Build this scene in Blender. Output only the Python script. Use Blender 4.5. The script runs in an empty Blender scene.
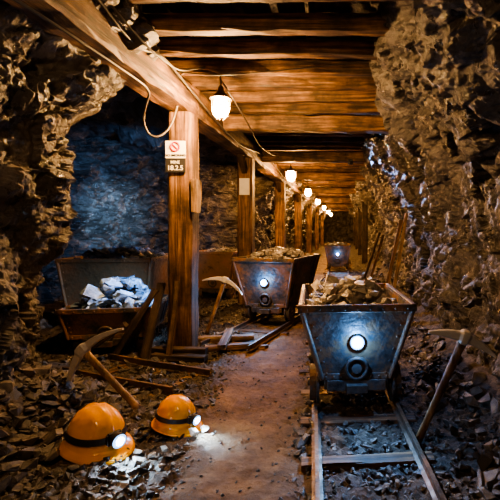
import bpy, bmesh, math, random
import numpy as np
from mathutils import Vector, Matrix, Euler
random.seed(7)
rng = np.random.default_rng(7)
SC = bpy.context.scene
COL = SC.collection

# ------------------------------------------------------------------ noise
def _h(ix, iy, iz, seed):
    h = (ix.astype(np.int64)*73856093) ^ (iy.astype(np.int64)*19349663) ^ (iz.astype(np.int64)*83492791) ^ (seed*668265263)
    h = h & 0xffffffff
    h = ((h ^ (h >> 15))*2246822519) & 0xffffffff
    h = ((h ^ (h >> 13))*3266489917) & 0xffffffff
    h = h ^ (h >> 16)
    return h.astype(np.float64)/4294967296.0

def vnoise(P, s, seed):
    Q = P*s
    F = np.floor(Q); f = Q-F; f = f*f*(3-2*f)
    r = 0
    for dx in (0, 1):
        for dy in (0, 1):
            for dz in (0, 1):
                w = (f[:, 0] if dx else 1-f[:, 0])*(f[:, 1] if dy else 1-f[:, 1])*(f[:, 2] if dz else 1-f[:, 2])
                r = r + w*_h(F[:, 0]+dx, F[:, 1]+dy, F[:, 2]+dz, seed)
    return r*2-1

def fbm(P, s, seed, o=4):
    r = 0; a = 1
    for i in range(o):
        r = r+a*vnoise(P, s*2**i, seed+i); a *= .5
    return r

ROT = np.array(Euler((.5, .7, .9)).to_matrix())
def billow(P, s, seed, o=5, g=.55):
    r = 0; a = 1; Q = P
    for i in range(o):
        r = r+a*(np.abs(vnoise(Q, s, seed+i))*2-.75); a *= g; s *= 2.05; Q = Q @ ROT
    return r

def facet(P, s, seed, tilt=.9):
    Q = P*np.array(s if hasattr(s, '__len__') else (s, s, s))
    B = np.floor(Q)
    best = np.full(len(P), 1e9); val = np.zeros(len(P))
    for dx in (-1, 0, 1):
        for dy in (-1, 0, 1):
            for dz in (-1, 0, 1):
                ix = B[:, 0]+dx; iy = B[:, 1]+dy; iz = B[:, 2]+dz
                cx = ix+_h(ix, iy, iz, seed); cy = iy+_h(ix, iy, iz, seed+1); cz = iz+_h(ix, iy, iz, seed+2)
                ex = Q[:, 0]-cx; ey = Q[:, 1]-cy; ez = Q[:, 2]-cz
                d = ex*ex+ey*ey+ez*ez
                v = (_h(ix, iy, iz, seed+3)-.5) + tilt*((_h(ix, iy, iz, seed+4)*2-1)*ex+(_h(ix, iy, iz, seed+5)*2-1)*ey+(_h(ix, iy, iz, seed+6)*2-1)*ez)
                m = d < best
                best = np.where(m, d, best); val = np.where(m, v, val)
    return val

def rockdisp(P, k=1.0):
    W = P+np.stack([fbm(P, 3.2, 50, 2), fbm(P, 3.2, 60, 2), fbm(P, 3.2, 70, 2)], 1)*.035
    W2 = W @ ROT
    Q = P*np.array([1, 1, .75])
    return k*(.125*billow(Q, 1.5, 11, 5, .52)+.06*fbm(P, .7, 5, 2)+.075*facet(W2, (3.0, 2.2, 3.0), 23, 1.0)+.034*facet(W2, (7, 5, 7), 37, 1.0)+.010*facet(W, 16, 43, 1.0))

# ------------------------------------------------------------------ helpers
def link(o, parent=None):
    COL.objects.link(o)
    if parent: o.parent = parent
    return o

def empty(name, loc=(0, 0, 0), rot=(0, 0, 0), scale=1):
    e = bpy.data.objects.new(name, None); e.empty_display_size = .1
    e.location = loc; e.rotation_euler = rot; e.scale = (scale,)*3
    return link(e)

def meshobj(name, verts, faces, mat, parent=None, smooth=False):
    me = bpy.data.meshes.new(name)
    me.from_pydata([tuple(v) for v in verts], [], faces); me.update()
    if smooth: me.polygons.foreach_set('use_smooth', [True]*len(me.polygons))
    if mat: me.materials.append(mat)
    return link(bpy.data.objects.new(name, me), parent)

def bmobj(name, bm, mat, parent=None, smooth=False):
    me = bpy.data.meshes.new(name); bm.to_mesh(me); bm.free()
    if smooth: me.polygons.foreach_set('use_smooth', [True]*len(me.polygons))
    if mat: me.materials.append(mat)
    return link(bpy.data.objects.new(name, me), parent)

def grid_faces(nu, nv, flip=False):
    i = np.arange(nu-1)[:, None]*nv+np.arange(nv-1)[None, :]
    i = i.ravel()
    q = np.stack([i, i+1, i+nv+1, i+nv], 1)
    if flip: q = q[:, ::-1]
    return q

def npmesh(name, V, Fq, mat, parent=None, smooth=False):
    me = bpy.data.meshes.new(name)
    k = Fq.shape[1]
    me.vertices.add(len(V)); me.vertices.foreach_set('co', V.astype(np.float32).ravel())
    me.loops.add(Fq.size); me.loops.foreach_set('vertex_index', Fq.astype(np.int32).ravel())
    me.polygons.add(len(Fq)); me.polygons.foreach_set('loop_start', np.arange(0, Fq.size, k, dtype=np.int32))
    me.update(calc_edges=True); me.validate()
    me.polygons.foreach_set('use_smooth', [smooth]*len(me.polygons))
    if mat: me.materials.append(mat)
    return link(bpy.data.objects.new(name, me), parent)

def box(bm, c, s, rot=None):
    r = bmesh.ops.create_cube(bm, size=1)
    M = Matrix.Translation(c) @ (rot.to_matrix().to_4x4() if rot else Matrix()) @ Matrix.Diagonal((*s, 1))
    bmesh.ops.transform(bm, matrix=M, verts=r['verts'])
    return r['verts']

def cyl(bm, p0, p1, r0, r1=None, seg=16):
    r1 = r0 if r1 is None else r1
    p0 = Vector(p0); p1 = Vector(p1); d = p1-p0
    r = bmesh.ops.create_cone(bm, cap_ends=True, segments=seg, radius1=r0, radius2=r1, depth=d.length)
    M = Matrix.Translation((p0+p1)/2) @ d.to_track_quat('Z', 'Y').to_matrix().to_4x4()
    bmesh.ops.transform(bm, matrix=M, verts=r['verts'])
    return r['verts']

def lathe(prof, seg=24, M=None):
    V = []; F = []
    for (r, z) in prof:
        for k in range(seg):
            a = 2*math.pi*k/seg
            v = Vector((r*math.cos(a), r*math.sin(a), z))
            V.append(M @ v if M else v)
    for i in range(len(prof)-1):
        for k in range(seg):
            a = i*seg+k; b = i*seg+(k+1) % seg
            F.append((a, b, b+seg, a+seg))
    return V, F

def curve(name, pts, r, mat, parent=None, cyclic=False, smooth=True):
    cu = bpy.data.curves.new(name, 'CURVE'); cu.dimensions = '3D'; cu.bevel_depth = r; cu.bevel_resolution = 2
    cu.use_fill_caps = True
    sp = cu.splines.new('NURBS' if smooth else 'POLY'); sp.points.add(len(pts)-1)
    for i, p in enumerate(pts): sp.points[i].co = (*p, 1)
    sp.use_cyclic_u = cyclic
    if smooth: sp.order_u = 3; sp.use_endpoint_u = not cyclic
    cu.resolution_u = 6
    cu.materials.append(mat)
    return link(bpy.data.objects.new(name, cu), parent)

# ------------------------------------------------------------------ materials
def newmat(name):
    m = bpy.data.materials.new(name); m.use_nodes = True
    nt = m.node_tree; b = nt.nodes['Principled BSDF']
    return m, nt, b

def N(nt, t, **kw):
    n = nt.nodes.new(t)
    for k, v in kw.items():
        if k in n.inputs: n.inputs[k].default_value = v
        else: setattr(n, k, v)
    return n

def ramp(nt, src, stops):
    r = nt.nodes.new('ShaderNodeValToRGB')
    while len(r.color_ramp.elements) < len(stops): r.color_ramp.elements.new(.5)
    for e, (p, c) in zip(r.color_ramp.elements, stops):
        e.position = p; e.color = (*c, 1) if len(c) == 3 else c
    nt.links.new(src, r.inputs[0]); return r

def rock_material(name, c0, c1, c2, rough=(.35, .75), bump=.8, island=False, sparkle=None, spec=.8):
    m, nt, b = newmat(name); L = nt.links.new
    tc = N(nt, 'ShaderNodeTexCoord'); co = tc.outputs['Object']
    n1 = N(nt, 'ShaderNodeTexNoise', Scale=2.6, Detail=14.0, Roughness=.72); L(co, n1.inputs['Vector'])
    n1.inputs['Distortion'].default_value = .6
    r1 = ramp(nt, n1.outputs['Fac'], [(.38, c0), (.52, c1), (.66, c2)])
    col = r1.outputs[0]
    if island:
        g = N(nt, 'ShaderNodeNewGeometry')
        r2 = ramp(nt, g.outputs['Random Per Island'], [(0, (.35, .35, .35)), (.6, (.9, .88, .85)), (1, (1.7, 1.65, 1.6))])
        mx = N(nt, 'ShaderNodeMix', data_type='RGBA', blend_type='MULTIPLY'); mx.inputs[0].default_value = 1
        L(col, mx.inputs[6]); L(r2.outputs[0], mx.inputs[7]); col = mx.outputs[2]
    n3 = N(nt, 'ShaderNodeTexNoise', Scale=9.0, Detail=6.0, Roughness=.6); L(co, n3.inputs['Vector'])
    rr = N(nt, 'ShaderNodeMapRange'); L(n3.outputs['Fac'], rr.inputs[0])
    rr.inputs[1].default_value = .35; rr.inputs[2].default_value = .65
    rr.inputs[3].default_value = rough[0]; rr.inputs[4].default_value = rough[1]
    if sparkle:
        n4 = N(nt, 'ShaderNodeTexNoise', Scale=1.5, Detail=9.0, Roughness=.75); L(co, n4.inputs['Vector'])
        r4 = ramp(nt, n4.outputs['Fac'], [(.60, (0, 0, 0)), (.68, (1, 1, 1))])
        mx = N(nt, 'ShaderNodeMix', data_type='RGBA'); L(r4.outputs[0], mx.inputs[0])
        L(col, mx.inputs[6]); mx.inputs[7].default_value = (*sparkle, 1); col = mx.outputs[2]
    L(col, b.inputs['Base Color']); L(rr.outputs[0], b.inputs['Roughness'])
    b.inputs['Specular IOR Level'].default_value = spec
    v = N(nt, 'ShaderNodeTexVoronoi', Scale=20.0); L(co, v.inputs['Vector'])
    n2 = N(nt, 'ShaderNodeTexNoise', Scale=14.0, Detail=14.0, Roughness=.72); L(co, n2.inputs['Vector'])
    bp = N(nt, 'ShaderNodeBump', Strength=bump, Distance=.05); L(n2.outputs['Fac'], bp.inputs['Height'])
    bp2 = N(nt, 'ShaderNodeBump', Strength=bump*.4, Distance=.012); L(v.outputs['Color'], bp2.inputs['Height'])
    L(bp.outputs[0], bp2.inputs['Normal']); L(bp2.outputs[0], b.inputs['Normal'])
    return m

def wood_material(name, c0, c1, c2, axis=2, rough=.65):
    m, nt, b = newmat(name); L = nt.links.new
    tc = N(nt, 'ShaderNodeTexCoord'); oi = N(nt, 'ShaderNodeObjectInfo')
    ad = N(nt, 'ShaderNodeVectorMath', operation='ADD'); L(tc.outputs['Object'], ad.inputs[0])
    ml = N(nt, 'ShaderNodeMath', operation='MULTIPLY'); ml.inputs[1].default_value = 37.0
    L(oi.outputs['Random'], ml.inputs[0]); L(ml.outputs[0], ad.inputs[1])
    mp = N(nt, 'ShaderNodeMapping'); s = [17, 17, 17]; s[axis] = .9; mp.inputs['Scale'].default_value = s
    L(ad.outputs[0], mp.inputs['Vector'])
    n = N(nt, 'ShaderNodeTexNoise', Scale=1.6, Detail=9.0, Roughness=.65); n.inputs['Distortion'].default_value = .3
    L(mp.outputs[0], n.inputs['Vector'])
    r = ramp(nt, n.outputs['Fac'], [(.38, c0), (.5, c1), (.64, c2)])
    n2 = N(nt, 'ShaderNodeTexNoise', Scale=3.0, Detail=10.0, Roughness=.65); L(ad.outputs[0], n2.inputs['Vector'])
    r2 = ramp(nt, n2.outputs['Fac'], [(.38, (.22, .21, .20)), (.60, (1, 1, 1))])
    mx = N(nt, 'ShaderNodeMix', data_type='RGBA', blend_type='MULTIPLY'); mx.inputs[0].default_value = 1
    L(r.outputs[0], mx.inputs[6]); L(r2.outputs[0], mx.inputs[7]); L(mx.outputs[2], b.inputs['Base Color'])
    b.inputs['Roughness'].default_value = rough
    bp = N(nt, 'ShaderNodeBump', Strength=.9, Distance=.015); L(n.outputs['Fac'], bp.inputs['Height'])
    L(bp.outputs[0], b.inputs['Normal'])
    return m

def metal_material(name, c0, c1, rust, metal=.6, amt=.5):
    m, nt, b = newmat(name); L = nt.links.new
    tc = N(nt, 'ShaderNodeTexCoord'); co = tc.outputs['Object']
    n = N(nt, 'ShaderNodeTexNoise', Scale=4.0, Detail=14.0, Roughness=.75); L(co, n.inputs['Vector'])
    r = ramp(nt, n.outputs['Fac'], [(.34, c0), (.44, c1), (amt, c1), (amt+.07, rust)])
    L(r.outputs[0], b.inputs['Base Color'])
    r2 = ramp(nt, n.outputs['Fac'], [(.45, (metal,)*3), (amt+.1, (.1,)*3)]); L(r2.outputs[0], b.inputs['Metallic'])
    n2 = N(nt, 'ShaderNodeTexNoise', Scale=22.0, Detail=8.0); L(co, n2.inputs['Vector'])
    r3 = ramp(nt, n2.outputs['Fac'], [(.3, (.32,)*3), (.7, (.7,)*3)]); L(r3.outputs[0], b.inputs['Roughness'])
    bp = N(nt, 'ShaderNodeBump', Strength=.6, Distance=.014); L(n2.outputs['Fac'], bp.inputs['Height'])
    L(bp.outputs[0], b.inputs['Normal'])
    return m

def plain(name, c, rough=.5, metal=0, emis=None, es=0, noise=.15):
    m, nt, b = newmat(name); L = nt.links.new
    tc = N(nt, 'ShaderNodeTexCoord')
    n = N(nt, 'ShaderNodeTexNoise', Scale=12.0, Detail=8.0); L(tc.outputs['Object'], n.inputs['Vector'])
    r = ramp(nt, n.outputs['Fac'], [(.3, tuple(x*(1-noise*2) for x in c)), (.6, c)])
    L(r.outputs[0], b.inputs['Base Color'])
    b.inputs['Roughness'].default_value = rough; b.inputs['Metallic'].default_value = metal
    if emis:
        b.inputs['Emission Color'].default_value = (*emis, 1); b.inputs['Emission Strength'].default_value = es
    return m

M_ROCKR = rock_material('rock_wall_right', (.012, .011, .010), (.050, .044, .039), (.135, .120, .104), (.22, .6), .9, sparkle=(.26, .24, .22), spec=.75)
M_ROCKL = rock_material('rock_wall_left', (.012, .011, .010), (.054, .047, .040), (.145, .125, .104), (.2, .55), .9, sparkle=(.24, .225, .21), spec=.85)
M_ROCKC = rock_material('rock_ceiling', (.01, .01, .01), (.04, .036, .033), (.10, .09, .08), (.3, .7), .8)
M_GRAVEL = rock_material('gravel', (.016, .014, .012), (.060, .050, .040), (.14, .118, .096), (.25, .65), .5, island=True)
M_ORE = rock_material('ore_stone', (.16, .145, .13), (.34, .315, .28), (.58, .54, .49), (.18, .55), .4, island=True)
M_OREB = rock_material('ore_stone_bluish', (.07, .11, .18), (.20, .30, .46), (.48, .64, .88), (.08, .35), .4, island=True, spec=1.0)
M_ORED = rock_material('ore_stone_dark', (.06, .07, .085), (.16, .19, .24), (.34, .40, .48), (.12, .45), .4, island=True)
M_WOOD = wood_material('timber', (.032, .016, .008), (.14, .069, .031), (.30, .172, .083))
M_WOODR = wood_material('timber_roof', (.032, .017, .009), (.145, .075, .035), (.31, .185, .093))
M_WOODD = wood_material('timber_dark', (.012, .008, .006), (.045, .027, .017), (.10, .063, .04))
M_WOODL = wood_material('timber_light', (.09, .052, .027), (.22, .135, .07), (.38, .25, .14), rough=.55)
M_CART = metal_material('cart_steel', (.022, .021, .020), (.085, .080, .074), (.18, .095, .048), .45, .47)
M_CARTB = metal_material('cart_rusty', (.06, .04, .025), (.22, .135, .07), (.26, .13, .06), .2, .5)
M_IRON = metal_material('iron_dark', (.02, .02, .02), (.08, .073, .066), (.14, .075, .04), .5, .52)
M_RAIL = metal_material('rail_steel', (.04, .03, .022), (.13, .095, .07), (.18, .10, .055), .6, .48)
M_PICK = metal_material('pick_steel', (.22, .21, .20), (.50, .48, .45), (.34, .26, .18), .25, .62)
M_CABLE = plain('cable_rubber', (.07, .06, .05), .5)
M_ORANGE = plain('helmet_orange', (1.0, .42, .012), .22, noise=.06)
M_BLACK = plain('strap_black', (.02, .02, .022), .55)
M_WHITE = plain('sign_white', (.82, .80, .72), .5, noise=.05)
M_RED = plain('sign_red', (.70, .02, .01), .5)
M_CAP = plain('lamp_cap', (.12, .08, .05), .45, .5)
M_GLOW = plain('lamp_glass', (1, .8, .5), .3, emis=(1, .54, .20), es=1900)
M_GLOWFILL = plain('lamp_glass_fill', (1, .8, .5), .3, emis=(1, .60, .29), es=340)  # glass of the added out-of-view fill lamp
M_GLOWF = plain('lamp_glass_far', (1, .8, .5), .3, emis=(1, .48, .15), es=900)
M_LED = plain('led_lens', (.8, .9, 1), .2, emis=(.40, .66, 1), es=900)
M_LEDHALO = plain('led_halo_ring', (.3, .5, 1), .2, emis=(.06, .28, 1), es=1.6)  # weak blue emission imitates the halo around the lens
M_LEDW = plain('led_lens_white', (.9, .95, 1), .2, emis=(.60, .80, 1), es=400)
M_LEDWHALO = plain('led_halo_ring_white', (.6, .7, 1), .2, emis=(.25, .55, 1), es=3.5)  # helmet version of the painted halo, weak emission

# ------------------------------------------------------------------ path & floor functions
def path_c(y): return np.interp(y, [1.5, 2.2, 3.3, 5, 9, 14, 40], [-.52, -.56, -.68, -.80, -.75, -.65, -.6])
def path_w(y): return np.interp(y, [1.5, 3.3, 5, 9, 40], [.33, .36, .36, .42, .5])
def sm(a, b, x):
    t = np.clip((x-a)/(b-a), 0, 1); return t*t*(3-2*t)
def track_x(y): return np.interp(y, [-2, 2.05, 3.4, 6, 9, 13, 20, 42], [.45, .155, .05, -.08, -.16, -.20, -.2, -.2])
def floor_base(x, y):
    P = np.stack([x, y, 0*x], 1)
    z = .018*fbm(P, 1.3, 90, 3)
    z += .38*sm(-1.62, -2.3, x)*sm(3.7, 2.9, y)
    z += .05*sm(-2.6, -4, x)
    z += .22*sm(.62, 1.15, x)
    z -= .015*np.exp(-((x-path_c(y))/.35)**2)
    return z
def fz(x, y): return float(floor_base(np.array([float(x)]), np.array([float(y)]))[0])

# ---------- floor
ys = [-2.0]
while ys[-1] < 42: ys.append(ys[-1]+max(.022, .010*abs(ys[-1])) if ys[-1] > 1.4 else ys[-1]+.12)
ys = np.array(ys)
xs = np.concatenate([np.arange(-5.6, -2.6, .07), np.arange(-2.6, 1.5, .022)])
X, Y = np.meshgrid(xs, ys, indexing='ij')
x = X.ravel(); y = Y.ravel()
P2 = np.stack([x, y, 0*x], 1)
pm = np.exp(-(np.abs(x-path_c(y)+.08*vnoise(P2, 2.1, 3))/(path_w(y)))**4)
z = floor_base(x, y)+(1-pm*.8)*(.02*facet(P2, 9, 91)+.008*facet(P2, 24, 95))+.007*fbm(P2, 9, 8, 3)
fl = npmesh('floor', np.stack([x, y, z], 1), grid_faces(len(xs), len(ys), True), None)
at = fl.data.attributes.new('path', 'FLOAT', 'POINT'); at.data.foreach_set('value', pm.astype(np.float32))
m, nt, b = newmat('mine_floor'); L = nt.links.new
tc = N(nt, 'ShaderNodeTexCoord'); co = tc.outputs['Object']
n1 = N(nt, 'ShaderNodeTexNoise', Scale=4.0, Detail=14.0, Roughness=.75); L(co, n1.inputs['Vector'])
rA = ramp(nt, n1.outputs['Fac'], [(.36, (.080, .044, .019)), (.5, (.185, .107, .047)), (.66, (.32, .20, .095))])
v = N(nt, 'ShaderNodeTexVoronoi', Scale=32.0); L(co, v.inputs['Vector'])
rB = ramp(nt, v.outputs['Color'], [(.1, (.02, .016, .012)), (.6, (.06, .045, .033)), (1, (.12, .095, .07))])
ap = N(nt, 'ShaderNodeAttribute', attribute_name='path')
ms = N(nt, 'ShaderNodeMath', operation='ADD'); L(ap.outputs['Fac'], ms.inputs[0])
n5 = N(nt, 'ShaderNodeTexNoise', Scale=6.0, Detail=8.0); L(co, n5.inputs['Vector'])
ms.use_clamp = True
mm = N(nt, 'ShaderNodeMath', operation='MULTIPLY_ADD'); L(n5.outputs['Fac'], mm.inputs[0]); mm.inputs[1].default_value = 1.2; mm.inputs[2].default_value = -.6
L(mm.outputs[0], ms.inputs[1])
mx = N(nt, 'ShaderNodeMix', data_type='RGBA'); L(ms.outputs[0], mx.inputs[0]); L(rB.outputs[0], mx.inputs[6]); L(rA.outputs[0], mx.inputs[7])
L(mx.outputs[2], b.inputs['Base Color']); b.inputs['Roughness'].default_value = .7
n6 = N(nt, 'ShaderNodeTexNoise', Scale=34.0, Detail=12.0, Roughness=.75); L(co, n6.inputs['Vector'])
bp = N(nt, 'ShaderNodeBump', Strength=1.0, Distance=.03); L(n6.outputs['Fac'], bp.inputs['Height'])
L(bp.outputs[0], b.inputs['Normal'])
fl.data.materials.append(m)

# ---------- walls
def catmull(pts, step):
    pts = [np.array(p, float) for p in pts]
    pts = [2*pts[0]-pts[1]]+pts+[2*pts[-1]-pts[-2]]
    out = []
    for i in range(1, len(pts)-2):
        a, b_, c, d = pts[i-1:i+3]
        L_ = np.linalg.norm(c-b_)
        st = step((b_[1]+c[1])/2)
        n = max(2, int(L_/st))
        for k in range(n):
            t = k/n
            out.append(.5*((2*b_)+(-a+c)*t+(2*a-5*b_+4*c-d)*t*t+(-a+3*b_-3*c+d)*t**3))
    out.append(pts[-2]); return np.array(out)

def stepf(y): return .12 if y < 1.3 else max(.015, .0058*y)
prof = catmull([(.20, 3.25), (.32, 2.85), (.50, 2.45), (.82, 2.05), (1.02, 1.55), (1.08, 1.0), (1.0, .45), (.98, -.25)], lambda y: .016)
tg = np.gradient(prof, axis=0); tg /= np.linalg.norm(tg, axis=1)[:, None]
pn = np.stack([tg[:, 1], -tg[:, 0]], 1)
ys = [-2.0]
while ys[-1] < 42: ys.append(ys[-1]+stepf(ys[-1]))
ys = np.array(ys)
nu, nv = len(ys), len(prof)
Yg = np.repeat(ys, nv); Pg = np.tile(prof, (nu, 1)); Ng = np.tile(pn, (nu, 1))
meander = .10*np.sin(Yg*.55+1.0)*sm(4, 7, Yg)
Vb = np.stack([Pg[:, 0]+meander, Yg, Pg[:, 1]], 1)
Nn = np.stack([Ng[:, 0], 0*Yg, Ng[:, 1]], 1)
d = rockdisp(Vb, 1.0)-.03
V = Vb+Nn*d[:, None]
npmesh('wall_right', V, grid_faces(nu, nv, True), M_ROCKR)
plan = catmull([(-2.35, -2), (-2.32, .5), (-2.24, 1.8), (-2.20, 2.6), (-2.17, 3.05), (-2.40, 3.42), (-3.1, 3.65), (-4.2, 4.1), (-4.9, 5.5), (-4.8, 7.2), (-4.1, 8.6), (-3.3, 9.3), (-2.7, 10.4), (-2.25, 12), (-2.15, 15), (-2.1, 25), (-2.1, 42)], stepf)
tg = np.gradient(plan, axis=0); tg /= np.linalg.norm(tg, axis=1)[:, None]
pn = np.stack([tg[:, 1], -tg[:, 0]], 1)
zs = np.arange(-.25, 3.35, .018)
nu, nv = len(plan), len(zs)
Pp = np.repeat(plan, nv, axis=0); Nq = np.repeat(pn, nv, axis=0); Zg = np.tile(zs, nu)
lean = .50*np.clip(Zg/2.5, 0, 1.1)**4-.03
Vb = np.stack([Pp[:, 0]+Nq[:, 0]*lean, Pp[:, 1]+Nq[:, 1]*lean, Zg], 1)
Nn = np.stack([Nq[:, 0], Nq[:, 1], 0*Zg], 1)
amp = 1+.9*sm(4.2, 5.2, Pp[:, 1])*sm(10.5, 9, Pp[:, 1])
V = Vb+Nn*((rockdisp(Vb+7.3, 1.0)-.02)*amp)[:, None]
npmesh('wall_left', V, grid_faces(nu, nv, True), M_ROCKL)
ye = 41.0
zz = np.arange(-.2, 3.4, .12); xx = np.arange(-2.8, 1.6, .12)
XX, ZZ = np.meshgrid(xx, zz, indexing='ij')
Vb = np.stack([XX.ravel(), 0*XX.ravel()+ye, ZZ.ravel()], 1); Vb[:, 1] -= rockdisp(Vb)
npmesh('wall_back', Vb, grid_faces(len(xx), len(zz)), M_ROCKC)
ys = [-2.0]
while ys[-1] < 42: ys.append(ys[-1]+max(.035, .012*ys[-1]) if ys[-1] > 1.3 else ys[-1]+.12)
ys = np.array(ys); xs = np.arange(-5.6, 1.5, .035)
X, Y = np.meshgrid(xs, ys, indexing='ij'); x = X.ravel(); y = Y.ravel()
left = sm(-1.80, -2.05, x)
zb = 3.22*(1-left)+left*(2.62-.22*np.exp(-((y-3.0)/.45)**2)+.10*sm(3.6, 6, y))
Vb = np.stack([x, y, zb], 1)
dd = rockdisp(Vb+3.1, 1.0)
V = Vb.copy(); V[:, 2] -= dd*(.35+.55*left)
npmesh('ceiling', V, grid_faces(len(xs), len(ys)), M_ROCKC)

# ------------------------------------------------------------------ timbers
def beam(name, p0, p1, w, h, mat, parent=None, roll=0, jit=.006, up=(0, 0, 1)):
    p0 = Vector(p0); p1 = Vector(p1); d = p1-p0; Ln = d.length
    n = max(2, min(40, int(Ln/.18)))
    V = []; F = []
    bev = min(w, h)*.10
    sec = [(-w/2+bev, -h/2), (w/2-bev, -h/2), (w/2, -h/2+bev), (w/2, h/2-bev), (w/2-bev, h/2), (-w/2+bev, h/2), (-w/2, h/2-bev), (-w/2, -h/2+bev)]
    for i in range(n+1):
        z_ = Ln*(i/n-.5)
        for (a, c) in sec:
            V.append((a+random.uniform(-jit, jit), c+random.uniform(-jit, jit), z_+(random.uniform(-jit, jit))))
    for i in range(n):
        for k in range(8):
            a = i*8+k; b_ = i*8+(k+1) % 8
            F.append((a, b_, b_+8, a+8))
    F.append(tuple(range(7, -1, -1))); F.append(tuple(n*8+k for k in range(8)))
    o = meshobj(name, V, F, mat, parent)
    zax = d.normalized(); u = Vector(up)
    if abs(zax.dot(u)) > .95: u = Vector((0, 1, 0))
    xax = u.cross(zax).normalized(); yax = zax.cross(xax)
    R = Matrix((xax, yax, zax)).transposed() @ Matrix.Rotation(roll, 3, 'Z')
    M = Matrix.Translation((p0+p1)/2) @ R.to_4x4()
    o.matrix_basis = M
    return o

post_y = [4.53, 7.4, 11.3, 15.6, 20.5, 26, 32]
for i, yy in enumerate(post_y):
    e = empty('timber_post', (-1.70, yy, 0))
    beam('post', (0, 0, -.05), (0, 0, 2.49), .25, .25, M_WOOD, e)
    if i == 0:
        beam('foot_wedge', (-.24, -.17, .05), (.30, -.19, .05), .09, .09, M_WOODD, e)
        beam('cleat', (.155, -.07, 1.46), (.155, -.07, 1.80), .06, .15, M_WOODL, e)
        bm = bmesh.new(); box(bm, (-.03, -.142, 2.10), (.20, .015, .175))
        bmobj('warning_sign_panel', bm, M_WHITE, e)
        bm = bmesh.new(); box(bm, (-.03, -.142, 1.935), (.20, .015, .135)); bmobj('sign_lower_panel', bm, M_BLACK, e)
        curve('sign_red_ring', [(-.03+.046*math.cos(a), -.152, 2.128+.046*math.sin(a)) for a in [k*math.pi/6 for k in range(12)]], .008, M_RED, e, True)
        curve('sign_red_slash', [(-.062, -.152, 2.158), (.002, -.152, 2.098)], .007, M_RED, e, smooth=False)
        for t, zz_, s, mt in (('NO SMOKING', 2.030, .033, M_BLACK), ('18.2.5', 1.890, .068, M_WHITE), ('MINE', 1.957, .040, M_WHITE)):
            cu = bpy.data.curves.new('sign_text', 'FONT'); cu.body = t; cu.size = s; cu.align_x = 'CENTER'; cu.extrude = .001; cu.offset = .0008
            cu.materials.append(mt)
            o = link(bpy.data.objects.new('sign_text', cu), e); o.location = (-.03, -.1515, zz_); o.rotation_euler = (math.pi/2, 0, 0)
    if i == 1:
        bm = bmesh.new(); box(bm, (0, -.135, 2.0), (.17, .012, .28)); bmobj('notice_panel', bm, M_WHITE, e)
    if i > 0: beam('bracket', (0, 0, 2.2), (.0, -.42, 2.49), .10, .10, M_WOODD, e)

fr = empty('timber_roof_frame', (0, 0, 0))
for a, b_ in ((1.1, 4.6), (4.6, 11.4), (11.4, 20), (20, 32), (32, 40)):
    beam('header_beam', (-1.70, a, 2.64), (-1.70, b_, 2.64), .27, .29, M_WOOD, fr, jit=.012)
yy = 1.9; k = 0
while yy < 39:
    wv = random.uniform(.10, .14)
    beam('cross_beam', (-1.80, yy+random.uniform(-.03, .03), 2.86+random.uniform(-.01, .015)), (.62, yy+random.uniform(-.03, .03), 2.86+random.uniform(-.02, .02)), wv, .13, M_WOODR, fr, jit=.008)
    yy += .46 if yy < 8 else .66; k += 1
for i in range(9):
    xx_ = -1.72+i*.26
    for a in range(0, 13):
        if random.random() < .12: continue
        beam('roof_board', (xx_+random.uniform(-.02, .02), a*3.1+.5, 2.955+random.uniform(0, .012)), (xx_+random.uniform(-.02, .02), a*3.1+3.55, 2.955+random.uniform(0, .012)), .20, .03, M_WOODD, fr, jit=.003)
for yy in (5.6, 8.2, 11.3, 15.6, 20.5, 26):
    beam('collar_beam', (-1.7, yy, 2.66), (.66, yy, 2.64), .18, .20, M_WOODR, fr, jit=.01)
for yy in (15.6, 20.5, 26, 32):
    e = empty('timber_post', (.72, yy, 0)); beam('post', (0, 0, 0), (0, 0, 2.55), .2, .2, M_WOODD, e)

# ------------------------------------------------------------------ cage lamps
def cage_lamp(loc, big=True, arm=True, glow=None, gs=1.0):
    e = empty('cage_lamp', loc)
    M_ = glow or M_GLOW
    V, F = lathe([(r*gs, z_*gs) for r, z_ in ((0, -.095), (.035, -.09), (.058, -.065), (.068, -.02), (.066, .03), (.05, .07), (.03, .075))], 14)
    meshobj('glass', V, F, M_, e, True)
    V, F = lathe([(.012, .20), (.022, .19), (.03, .15), (.045, .13), (.07*gs, .10), (.10*gs, .080), (.102*gs, .072), (.07*gs, .09), (.04, .10), (0, .10)], 20)
    meshobj('cap', V, F, M_CAP, e, True)
    if big:
        for k in range(6):
            a = k*math.pi/3
            curve('cage_wire', [(gs*r*math.cos(a), gs*r*math.sin(a), gs*z_) for r, z_ in ((.083, .08), (.088, .0), (.075, -.08), (.03, -.118))], .0025, M_CAP, e)
        for r, z_ in ((.088, 0.0), (.076, -.075)):
            curve('cage_ring', [(gs*r*math.cos(t*math.pi/8), gs*r*math.sin(t*math.pi/8), gs*z_) for t in range(16)], .0025, M_CAP, e, True)
    if arm:
        curve('arm', [(-.42, .02, .24), (-.38, .02, .34), (-.2, .0, .37), (-.04, 0, .34), (0, 0, .28), (0, 0, .19)], .010, M_CAP, e)
    return e
for i, yy in enumerate([4.05, 9.3, 13.6, 18.5, 24, 30, 36]):
    cage_lamp((-1.17, yy, 2.44), i < 2, True, M_GLOW if i < 1 else M_GLOWF, 1.0 if i < 1 else 1.3)
cage_lamp((-1.17, .75, 2.44), True, True, M_GLOWFILL)  # added lamp out of view, brightens the near walls and timbers

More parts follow.
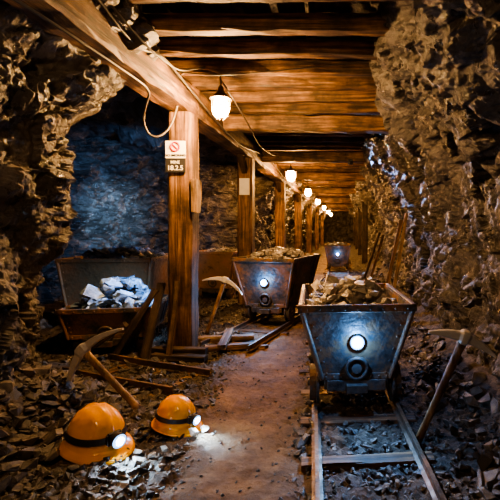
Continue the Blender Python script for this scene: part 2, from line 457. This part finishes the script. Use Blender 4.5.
# cables
curve('electric_cable', [(-1.545, 1.2, 2.80), (-1.53, 1.9, 2.66), (-1.535, 2.5, 2.78), (-1.53, 3.1, 2.60), (-1.535, 3.6, 2.76), (-1.53, 4.0, 2.70), (-1.53, 4.8, 2.60), (-1.53, 6.2, 2.48), (-1.53, 7.6, 2.64), (-1.53, 9.2, 2.70), (-1.53, 11, 2.52), (-1.53, 13.5, 2.70), (-1.53, 18, 2.6), (-1.53, 24, 2.6)], .011, M_CABLE)
curve('electric_cable', [(-1.84, 1.5, 2.52), (-1.6, 2.2, 2.42), (-1.55, 2.9, 2.40), (-1.58, 3.5, 2.43), (-1.75, 3.8, 2.42), (-1.86, 3.95, 2.30), (-1.83, 4.0, 2.16), (-1.74, 4.05, 2.15), (-1.66, 4.15, 2.30), (-1.64, 4.2, 2.49)], .010, M_CABLE)
curve('electric_cable', [(-1.53, 3.9, 2.72), (-1.2, 3.8, 2.64), (-.8, 3.8, 2.67), (-.3, 3.8, 2.72), (.2, 3.85, 2.79)], .006, M_CABLE)
curve('electric_cable', [(-1.53, 2.6, 2.79), (-1.45, 3.0, 2.62), (-1.40, 3.5, 2.60), (-1.44, 3.9, 2.72), (-1.3, 4.0, 2.80)], .008, M_CABLE)
curve('electric_cable', [(-1.17, 4.05, 2.70), (-1.1, 4.9, 2.50), (-1.25, 6.2, 2.48), (-1.3, 7.6, 2.60), (-1.17, 9.3, 2.70)], .007, M_CABLE)

# ------------------------------------------------------------------ stones
TEMPL = []
for t in range(14):
    bm = bmesh.new()
    sc = np.array([random.uniform(.8, 1.2), random.uniform(.7, 1.1), random.uniform(.55, .95)])
    for k in range(13):
        p = rng.normal(size=3); p /= np.linalg.norm(p); p *= sc*random.uniform(.8, 1.05)
        bm.verts.new(p)
    r = bmesh.ops.convex_hull(bm, input=bm.verts)
    for v_ in [v_ for v_ in bm.verts if not v_.link_faces]: bm.verts.remove(v_)
    bmesh.ops.triangulate(bm, faces=bm.faces)
    bm.verts.index_update()
    TEMPL.append((np.array([v_.co[:] for v_ in bm.verts]), np.array([[v_.index for v_ in f.verts] for f in bm.faces])))
    bm.free()

def stones(name, pts, sizes, mat, parent=None):
    Vs = []; Fs = []; off = 0
    for p, s in zip(pts, sizes):
        v_, f_ = TEMPL[random.randrange(len(TEMPL))]
        R = np.array(Euler((random.uniform(-.6, .6), random.uniform(-.6, .6), random.uniform(0, 6.28))).to_matrix())
        q = (v_*s*np.array([random.uniform(.8, 1.25), random.uniform(.75, 1.1), random.uniform(.65, 1.0)])) @ R.T+np.array(p)
        Vs.append(q); Fs.append(f_+off); off += len(q)
    return npmesh(name, np.concatenate(Vs), np.concatenate(Fs), mat, parent)

pts = []; sz = []
while len(pts) < 12500:
    y_ = 1.7+9.5*random.random()**2.0; x_ = random.uniform(-3.6, .92)
    if x_ < -2.1 and y_ < 3.6: continue
    pmk = math.exp(-(abs(x_-float(path_c(y_)))/(float(path_w(y_))))**4)
    if random.random() < pmk*.88: continue
    s = random.choice([.007, .010, .013, .018, .026])*random.uniform(.8, 1.3)
    if pmk > .4: s = min(s, .012)
    if x_ < -1.3 or x_ > .65: s *= 1.3
    pts.append((x_, y_, fz(x_, y_)+s*.25)); sz.append(s)
stones('gravel_scatter', pts, sz, M_GRAVEL, fl)
pts = []; sz = []
def addrocks(n, x0, x1, y0, y1, s0, s1, lift=.3):
    for _ in range(n):
        x_ = random.uniform(x0, x1); y_ = random.uniform(y0, y1); s = random.uniform(s0, s1)
        pts.append((x_, y_, fz(x_, y_)+s*lift)); sz.append(s)
addrocks(260, -2.15, -1.62, 1.9, 3.3, .02, .07)
addrocks(110, -1.7, -1.05, 1.95, 2.3, .02, .045)
addrocks(70, -1.45, -.95, 2.3, 3.3, .015, .035)
addrocks(60, -2.4, -1.5, 3.2, 4.2, .02, .05)
addrocks(90, .62, .98, 2.0, 4.5, .03, .08)
addrocks(60, -.32, -.16, 2.0, 5.0, .02, .045)
addrocks(60, -.1, .4, 2.05, 2.9, .015, .03)
addrocks(60, -2.1, -1.8, 4.0, 9.0, .03, .08)
addrocks(60, .5, .95, 4.5, 12.0, .03, .10)
addrocks(60, -4.2, -3.6, 4.4, 7.5, .05, .16)
stones('loose_rocks', pts, sz, M_GRAVEL, fl)
stones('ore_chunks', [(-1.13, 2.36, .03), (-1.05, 2.50, .02), (-1.22, 2.30, .02), (-.90, 2.75, .02), (-.95, 2.68, .03), (-1.0, 2.33, .015), (-.82, 2.68, .015), (-1.18, 2.46, .02)],
       [.045, .03, .03, .035, .04, .02, .02, .03], M_ORE, fl)

# ------------------------------------------------------------------ mine carts
def frustum_shell(bm, w0, l0, z0, w1, l1, z1, t=.02):
    def ring(w, l, z_): return [bm.verts.new((sx*w/2, sy*l/2, z_)) for sx, sy in ((-1, -1), (1, -1), (1, 1), (-1, 1))]
    n = 5; outer = []
    for i in range(n+1):
        t_ = i/n; outer.append(ring(w0+(w1-w0)*t_, l0+(l1-l0)*t_, z0+(z1-z0)*t_))
    inner = [ring(w1-2*t, l1-2*t, z1), ring(w0-2*t, l0-2*t, z0+t)]
    seq = outer+inner
    for a, b_ in zip(seq[:-1], seq[1:]):
        for k in range(4): bm.faces.new((a[k], a[(k+1) % 4], b_[(k+1) % 4], b_[k]))
    bm.faces.new(outer[0][::-1]); bm.faces.new(inner[-1])

def wheel(name, x_, y_, r, parent, side):
    M = Matrix.Translation((x_, y_, r)) @ Matrix.Rotation(math.pi/2*side, 4, 'Y')
    V, F = lathe([(0, .045), (.025, .045), (.03, .02), (.05, .012), (r*.72, .012), (r*.78, .03), (r, .03), (r, -.015), (r*1.16, -.02), (r*1.16, -.035), (0, -.035)], 26, M)
    meshobj(name, V, F, M_IRON, parent)
    bm = bmesh.new()
    for k in range(5):
        a = k*2*math.pi/5
        d = Vector((math.cos(a), math.sin(a), 0))
        cyl(bm, M @ (d*.02+Vector((0, 0, .018))), M @ (d*r*.8+Vector((0, 0, .018))), .012, seg=8)
    bmobj(name+'_spokes', bm, M_IRON, parent)

def mine_cart(loc, yaw, W=.76, w=.56, Lt=1.08, Lb=.86, z0=.215, z1=.77, gauge=.56, wr=.115, light=True, mat=None, ore=None, heap=.10, wheels=True, orescale=1.0, nlight=1.0, wb=.31):
    mat = mat or M_CART
    e = empty('mine_cart', loc, (0, 0, yaw))
    bm = bmesh.new(); frustum_shell(bm, w, Lb, z0, W, Lt, z1)
    bmobj('tub', bm, mat, e)
    bm = bmesh.new(); hh = .05
    for s in (-1, 1):
        box(bm, (0, s*Lt/2, z1-.01), (W+.035, .03, hh)); box(bm, (s*W/2, 0, z1-.01), (.03, Lt+.03, hh))
    for s in (-1, 1):
        box(bm, (0, s*(Lb/2+.004), z0+.02), (w+.02, .02, .045)); box(bm, (s*(w/2+.004), 0, z0+.02), (.02, Lb+.02, .045))
        for q in (-1, 1):
            p0 = Vector((s*w/2, q*Lb/2, z0)); p1 = Vector((s*W/2, q*Lt/2, z1))
            cyl(bm, p0, p1, .020, seg=8)
        for xr in (-.5, .5):
            y0_ = xr*Lb/1.4; y1_ = xr*Lt/1.4
            cyl(bm, (s*(w/2+.002), y0_, z0), (s*(W/2+.002), y1_, z1), .012, seg=6)
    bmesh.ops.bevel(bm, geom=bm.edges[:], offset=.004, segments=1, affect='EDGES')
    bmobj('rim_and_straps', bm, mat, e)
    bm = bmesh.new()
    def rv(p):
        r_ = bmesh.ops.create_icosphere(bm, subdivisions=1, radius=.009); bmesh.ops.translate(bm, verts=r_['verts'], vec=p)
    for k in range(9):
        t_ = -.5+(k+.5)/9
        rv((t_*W, -Lt/2-.017, z1-.012)); rv((t_*w, -Lb/2-.016, z0+.02))
        for s in (-1, 1): rv((s*(W/2+.017), t_*Lt, z1-.012))
    for k in range(6):
        t_ = (k+.5)/6
        for s in (-1, 1): rv((s*((w+(W-w)*t_)/2-.045), -(Lb+(Lt-Lb)*t_)/2-.004, z0+(z1-z0)*t_))
    bmobj('rivets', bm, mat, e)
    bm = bmesh.new()
    if wheels:
        for s in (-1, 1):
            box(bm, (s*gauge*.33, 0, z0-.035), (.06, Lb*1.02, .07))
        for q in (-1, 1):
            box(bm, (0, q*Lb*.50, z0-.04), (gauge*.7, .05, .075))
            cyl(bm, (-gauge/2, q*Lb*wb, wr), (gauge/2, q*Lb*wb, wr), .02)
            for s in (-1, 1): box(bm, (s*gauge*.38, q*Lb*wb, wr+.02), (.05, .12, max(.03, z0-wr)))
        bmesh.ops.bevel(bm, geom=bm.edges[:], offset=.004, segments=1, affect='EDGES')
        bmobj('chassis', bm, M_IRON, e)
        for s in (-1, 1):
            for q in (-1, 1): wheel('wheel', s*gauge/2, q*Lb*wb, wr, e, s)
    else: bm.free()
    def face_y(z_): return -(Lb+(Lt-Lb)*(z_-z0)/(z1-z0))/2
    if wheels:
        zc = z0+(z1-z0)*.16
        curve('coupling_ring', [(.075*math.cos(k*math.pi/6), face_y(zc+.075*math.sin(k*math.pi/6))-.022, zc+.075*math.sin(k*math.pi/6)) for k in range(12)], .014, M_IRON, e, True)
        bm = bmesh.new(); cyl(bm, (0, face_y(zc)+.0, zc), (0, face_y(zc)-.03, zc), .035); bmobj('coupling_boss', bm, M_IRON, e)
        bm = bmesh.new(); box(bm, (0, face_y(z0)-.03, z0-.05), (.14, .09, .05)); bmobj('bumper', bm, M_IRON, e)
    if light:
        zl = z0+(z1-z0)*.52; fy = face_y(zl)
        bm = bmesh.new(); cyl(bm, (0, fy+.01, zl), (0, fy-.022, zl), .046, .050, 24); bmobj('headlight_housing', bm, M_IRON, e, False)
        MM = Matrix.Translation((0, fy-.023, zl)) @ Matrix.Rotation(math.pi/2, 4, 'X')
        V, F = lathe([(0, .014), (.010, .012), (.017, .006), (.020, .002)], 20, MM)
        meshobj('headlight_lens', V, F, M_LED, e, True)
        V, F = lathe([(.020, .002), (.032, .004), (.044, .001)], 20, MM)
        meshobj('headlight_halo_ring', V, F, M_LEDHALO, e, True)  # glowing ring stands in for the lens glow
        ld = bpy.data.lights.new('headlight_beam', 'SPOT'); ld.energy = 48*nlight; ld.color = (.27, .54, 1); ld.spot_size = 1.7; ld.spot_blend = 1.0; ld.shadow_soft_size = .01
        lo = link(bpy.data.objects.new('headlight_beam', ld), e); lo.location = (0, fy-.05, zl)
        lo.rotation_euler = (math.radians(90-42), 0, math.pi)
        lo.rotation_euler = Vector((0, -1, -.9)).to_track_quat('-Z', 'Y').to_euler()
        ld2 = bpy.data.lights.new('headlight_spill', 'POINT'); ld2.energy = 7.5*nlight; ld2.color = (.12, .40, 1); ld2.shadow_soft_size = .008
        lo2 = link(bpy.data.objects.new('headlight_spill', ld2), e); lo2.location = (0, fy-.075, zl)
    if ore:
        pp = []; ss = []
        Wi, Li = W-.06, Lt-.06
        n = int(230/orescale)
        for k in range(n):
            u_ = random.uniform(-1, 1); v_ = random.uniform(-1, 1)
            s = random.choice([.025, .035, .045, .06])*orescale*random.uniform(.85, 1.2)
            hx = (Wi/2-s*.8)*u_; hy = (Li/2-s*.8)*v_
            zt = z1-.05+heap*(1-max(abs(u_), abs(v_))**2.2)+random.uniform(-.03, .012)
            pp.append((hx, hy, zt)); ss.append(s)
        for k in range(60):
            pp.append((random.uniform(-.42, .42)*Wi*.9, random.uniform(-.42, .42)*Li*.9, z1-.12)); ss.append(.09)
        stones('ore_load', pp, ss, ore, e)
    return e

RT = .075
mine_cart((.045, 3.40, RT), math.radians(4.3), w=.47, z0=.185, z1=.70, wr=.125, gauge=.58, wb=.35, ore=M_ORE, heap=.15, orescale=1.4)
mine_cart((-.93, 6.08, RT), math.radians(-13), W=.84, w=.56, Lt=1.15, Lb=.9, z0=.19, z1=.82, wr=.125, wb=.35, ore=M_ORE, heap=.16, orescale=1.3)
mine_cart((-2.32, 8.25, fz(-2.32, 8.25)), math.radians(-10), W=.82, light=False, mat=M_CARTB, ore=M_ORE, z1=.87)
mine_cart((-.215, 13.1, RT), 0, W=.74, z0=.17, z1=.72, ore=M_ORED, nlight=.6)
mine_cart((-3.02, 5.85, fz(-3, 5.8)), math.radians(5), W=1.10, w=.95, Lt=1.1, Lb=.95, z0=.28, z1=.89, gauge=.8, light=False, mat=M_CARTB, ore=M_ORED, heap=.16, orescale=1.7)
mine_cart((-2.52, 4.80, fz(-2.5, 4.8)), math.radians(10), W=.86, w=.72, Lt=.85, Lb=.75, z0=.16, z1=.46, gauge=.62, wr=.09, light=False, mat=M_CART, ore=M_OREB, heap=.30, orescale=1.8)

# ------------------------------------------------------------------ tracks
def rail_path(name, pts2, gauge, ties=.55, tiew=.09):
    e = empty(name)
    P_ = [Vector((p[0], p[1], 0)) for p in pts2]
    n = len(P_)
    T = [(P_[min(i+1, n-1)]-P_[max(i-1, 0)]).normalized() for i in range(n)]
    sec = [(-.028, 0), (.028, 0), (.028, .008), (.007, .014), (.006, .045), (.011, .050), (.011, .062), (-.011, .062), (-.011, .050), (-.006, .045), (-.007, .014), (-.028, .008)]
    for s in (-1, 1):
        V = []; F = []
        for p, t in zip(P_, T):
            nrm = Vector((t.y, -t.x, 0))
            for a, c in sec: V.append(p+nrm*(s*gauge/2+a)+Vector((0, 0, .012+c)))
        for i in range(n-1):
            for k in range(12): F.append((i*12+k, i*12+(k+1) % 12, (i+1)*12+(k+1) % 12, (i+1)*12+k))
        F.append(tuple(range(11, -1, -1))); F.append(tuple((n-1)*12+k for k in range(12)))
        meshobj('rail', V, F, M_RAIL, e)
    acc = ties*.4
    for i in range(n-1):
        seg = (P_[i+1]-P_[i]).length
        while acc < seg:
            c = P_[i].lerp(P_[i+1], acc/seg); t = T[i]; nrm = Vector((t.y, -t.x, 0))
            w_ = gauge/2+random.uniform(.08, .15)
            beam('sleeper', c-nrm*w_+Vector((0, 0, -.006)), c+nrm*w_+Vector((0, 0, -.006)), tiew, .05, M_WOODL if random.random() < .3 else M_WOOD, e, jit=.005)
            acc += ties
        acc -= seg
    return e
ytr = list(np.arange(1.2, 6, .2))+list(np.arange(6, 40, .6))
rail_path('rail_track', [(float(track_x(q)), q) for q in ytr], .57, .50)
rail_path('rail_track', [(-1.28, 4.55), (-1.05, 5.5), (-.93, 6.08), (-.70, 7.1), (-.5, 8.2), (-.35, 9.4), (-.25, 10.8)], .56, .6)
rail_path('rail_track', [(-1.25, 3.52), (-1.6, 3.66), (-2.0, 3.82), (-2.4, 4.0)], .44, .38, .10)

plank = beam
plank('wooden_plank', (-1.75, 4.78, .05), (-1.05, 4.95, .05), .10, .06, M_WOODL)
plank('wooden_plank', (-1.45, 4.45, .045), (-.98, 4.62, .045), .09, .05, M_WOOD)
plank('wooden_plank', (-1.25, 4.35, .09), (-1.35, 5.05, .10), .08, .05, M_WOODL)
plank('wooden_plank', (-1.9, 4.25, .03), (-1.35, 4.18, .03), .10, .05, M_WOODD)
plank('leaning_board', (-2.28, 4.20, .02), (-1.96, 4.45, .66), .07, .05, M_WOODD)
plank('leaning_board', (-1.96, 4.2, .02), (-1.92, 4.5, .72), .08, .04, M_WOODD)
plank('leaning_board', (-2.62, 4.16, .02), (-2.15, 4.22, .36), .08, .05, M_WOODD)
plank('leaning_board', (-1.73, 4.22, .0), (-1.70, 4.36, .76), .05, .04, M_WOODL)
plank('leaning_board', (.60, 5.9, .0), (.86, 6.0, 1.50), .045, .045, M_WOODL)
plank('leaning_board', (.52, 6.3, .0), (.84, 6.4, 1.42), .05, .04, M_WOOD)
plank('leaning_board', (.46, 8.9, .0), (.80, 9.0, 1.15), .05, .04, M_WOOD)
plank('leaning_board', (.36, 9.4, .0), (.76, 9.5, 1.2), .05, .05, M_WOODD)

# ------------------------------------------------------------------ pickaxes
def pickaxe(base, top, hdir, Lh=.55, curv=.11, hr=.018):
    base = Vector(base); top = Vector(top); ax = (top-base).normalized()
    h = Vector(hdir); h = (h-ax*h.dot(ax)*.9).normalized(); n = ax.cross(h).normalized()
    e = empty('pickaxe', base)
    V = []; F = []; m_ = 10; n_ = 14
    top_ = top-base
    for i in range(n_+1):
        t = i/n_; r = hr*(1+.35*abs(t-.35)**1.2)+(.004 if t > .9 else 0)
        c = ax*((top_.length+.03)*t)
        for k in range(m_):
            a = 2*math.pi*k/m_
            V.append(c+h*(r*1.25*math.cos(a))+n*(r*.85*math.sin(a)))
    for i in range(n_):
        for k in range(m_): F.append((i*m_+k, i*m_+(k+1) % m_, (i+1)*m_+(k+1) % m_, (i+1)*m_+k))
    F.append(tuple(range(m_-1, -1, -1))); F.append(tuple(n_*m_+k for k in range(m_)))
    meshobj('handle', V, F, M_HAND, e, True)
    V = []; F = []; K = 24
    for i in range(K+1):
        t = -1+2*i/K
        c = top_+h*(t*Lh/2)-ax*(curv*abs(t)**1.8)
        tn = (h*(Lh/2)-ax*(curv*1.8*abs(t)**.8*(1 if t > 0 else -1))).normalized()
        up = n.cross(tn).normalized()
        hh_ = .030*(1-abs(t)**1.3*.72)+(.010 if abs(t) < .12 else 0); ww = .020*(1-abs(t)*.6)+(.014 if abs(t) < .12 else 0)
        if t > .8: ww = .019*.5+.02*(t-.8)/.2*.6; hh_ *= .8
        for a, b_ in ((-1, -.7), (-.7, -1), (.7, -1), (1, -.7), (1, .7), (.7, 1), (-.7, 1), (-1, .7)):
            V.append(c+up*(hh_*a)+n*(ww*b_))
    for i in range(K):
        for k in range(8): F.append((i*8+k, i*8+(k+1) % 8, (i+1)*8+(k+1) % 8, (i+1)*8+k))
    F.append(tuple(range(7, -1, -1))); F.append(tuple(K*8+k for k in range(8)))
    meshobj('pick_head', V, F, M_PICK, e)
    return e
M_HAND = wood_material('pick_handle_wood', (.20, .10, .04), (.42, .25, .11), (.60, .40, .20), rough=.45)
pickaxe((-1.45, 3.02, .03), (-1.89, 3.10, .42), (-.5, 0, -.87), .64, .13, .020)
pickaxe((-1.69, 5.25, .0), (-1.48, 5.30, .66), (.77, 0, -.64), .52, .10, .018)
pickaxe((.44, 2.60, .01), (.69, 2.48, .67), (1.0, -.10, -.02), .40, .045, .018)

# ------------------------------------------------------------------ helmets
def helmet(loc, yaw, tilt, sc):
    e = empty('safety_helmet', loc, (0, tilt, yaw), sc)
    nt_, np_ = 40, 14; V = []; F = []
    def dome(th, ph, grow=0):
        a, b_, c = .140+grow, .118+grow, .155+grow
        cp = math.cos(ph); x_ = a*cp*math.cos(th); y_ = b_*cp*math.sin(th); z_ = c*math.sin(ph)**.92
        rid = .007*math.exp(-(y_/.016)**2)*(1 if z_ > .05 else max(0, z_/.05))+.004*math.exp(-((abs(y_)-.045)/.010)**2)*max(0, min(1, (z_-.05)/.04))
        nrm = Vector((x_/a**2, y_/b_**2, z_/c**2)).normalized() if z_ > 0 else Vector((math.cos(th), math.sin(th), 0))
        return Vector((x_, y_, z_))+nrm*rid
    for j in range(np_+1):
        ph = math.pi/2*j/np_*.995
        for i in range(nt_): V.append(dome(2*math.pi*i/nt_, ph)+Vector((0, 0, .028)))
    for j in range(np_):
        for i in range(nt_):
            a = j*nt_+i; b_ = j*nt_+(i+1) % nt_
            F.append((a, b_, b_+nt_, a+nt_))
    F.append(tuple(np_*nt_+i for i in range(nt_)))
    prev = 0
    for (ex, zz_) in ((.004, .020), (.018, .010), (.026, .002), (.024, -.002), (.012, .002), (-.004, .006)):
        st = len(V)
        for i in range(nt_):
            th = 2*math.pi*i/nt_
            front = max(0, math.cos(th))**2.5
            o_ = ex*(1+1.6*front) if ex > 0 else ex
            V.append(Vector(((.140+o_)*math.cos(th), (.118+o_)*math.sin(th), zz_-.010*front*(ex > .01))))
        for i in range(nt_):
            F.append((prev+i, st+i, st+(i+1) % nt_, prev+(i+1) % nt_))
        prev = st
    meshobj('shell', V, F, M_ORANGE, e, True)
    V = []; F = []
    for j, (ph, g) in enumerate(((.16, .000), (.16, .006), (.33, .006), (.33, 0))):
        for i in range(nt_): V.append(dome(2*math.pi*i/nt_, ph, g)+Vector((0, 0, .028)))
    for j in range(3):
        for i in range(nt_):
            a = j*nt_+i; b_ = j*nt_+(i+1) % nt_
            F.append((a, b_, b_+nt_, a+nt_))
    meshobj('headlamp_strap', V, F, M_BLACK, e)
    bm = bmesh.new()
    box(bm, (.148, 0, .078), (.03, .07, .055)); bmesh.ops.bevel(bm, geom=bm.edges[:], offset=.008, segments=2, affect='EDGES')
    cyl(bm, (.15, 0, .08), (.19, 0, .078), .028, .034, 24)
    bmobj('headlamp_housing', bm, M_BLACK, e)
    MM = Matrix.Translation((.192, 0, .078)) @ Matrix.Rotation(math.pi/2, 4, 'Y')
    V, F = lathe([(0, .010), (.010, .008), (.017, .003)], 20, MM)
    meshobj('headlamp_lens', V, F, M_LEDW, e, True)
    V, F = lathe([(.017, .003), (.024, .003), (.031, -.002)], 20, MM)
    meshobj('headlamp_halo_ring', V, F, M_LEDWHALO, e, True)  # ring painted as glow around the headlamp lens
    bm = bmesh.new(); cyl(bm, (-.145, 0, .07), (-.158, 0, .07), .018); bmobj('adjust_knob', bm, M_BLACK, e)
    ld = bpy.data.lights.new('headlamp_beam', 'SPOT'); ld.energy = 20; ld.color = (.46, .72, 1); ld.spot_size = 1.6; ld.spot_blend = 1.0; ld.shadow_soft_size = .015
    lo = link(bpy.data.objects.new('headlamp_beam', ld), e); lo.location = (.215, 0, .078); lo.rotation_euler = (0, math.radians(-45), 0)
    return e
helmet((-1.46, 2.52, .035), math.radians(-32), math.radians(4), 1.25)
helmet((-1.11, 2.82, .02), math.radians(-28), math.radians(5), .98)

# ------------------------------------------------------------------ added blue fill spots
def added_fill_light(loc, aim, energy, color, size=2.2):  # added blue spot in an invented housing, fills rock and ore
    e = empty('added_fill_light', loc)
    d = Vector(aim)-Vector(loc); d.normalize()
    bm = bmesh.new(); box(bm, (0, 0, 0), (.09, .06, .09)); cyl(bm, (0, 0, 0), d*.06, .03, .04)
    bmesh.ops.bevel(bm, geom=bm.edges[:], offset=.005, segments=1, affect='EDGES')
    bmobj('added_fill_housing', bm, M_BLACK, e)
    ld = bpy.data.lights.new('added_fill_beam', 'SPOT'); ld.energy = energy; ld.color = color; ld.spot_size = size; ld.spot_blend = 1.0; ld.shadow_soft_size = .02
    lo = link(bpy.data.objects.new('added_fill_beam', ld), e); lo.location = d*.10
    lo.rotation_euler = d.to_track_quat('-Z', 'Y').to_euler()
added_fill_light((-1.78, 4.70, 2.15), (-4.3, 8.1, 1.5), 700, (.20, .46, 1), 1.1)
added_fill_light((-1.78, 4.70, 1.75), (-4.35, 8.1, 1.55), 2600, (.36, .62, 1), .40)
added_fill_light((-1.79, 4.70, 1.25), (-2.6, 4.8, .50), 130, (.32, .60, 1), 1.5)
added_fill_light((.10, 7.95, 2.52), (1.0, 5.9, 1.5), 260, (.20, .45, 1), 1.5)

# ------------------------------------------------------------------ world & camera
w = bpy.data.worlds.new('World'); SC.world = w; w.use_nodes = True
w.node_tree.nodes['Background'].inputs[0].default_value = (1, .9, .78, 1)
w.node_tree.nodes['Background'].inputs[1].default_value = .08
cam = bpy.data.cameras.new('Camera'); co_ = link(bpy.data.objects.new('Camera', cam))
co_.location = (0, 0, 1.3); co_.rotation_euler = (math.pi/2, 0, 0)
cam.sensor_width = 36; cam.lens = 430/500*36; cam.shift_x = -.19; cam.shift_y = -.044; cam.clip_start = .05; cam.clip_end = 200
SC.camera = co_
SC.view_settings.look = 'AgX - Medium High Contrast'
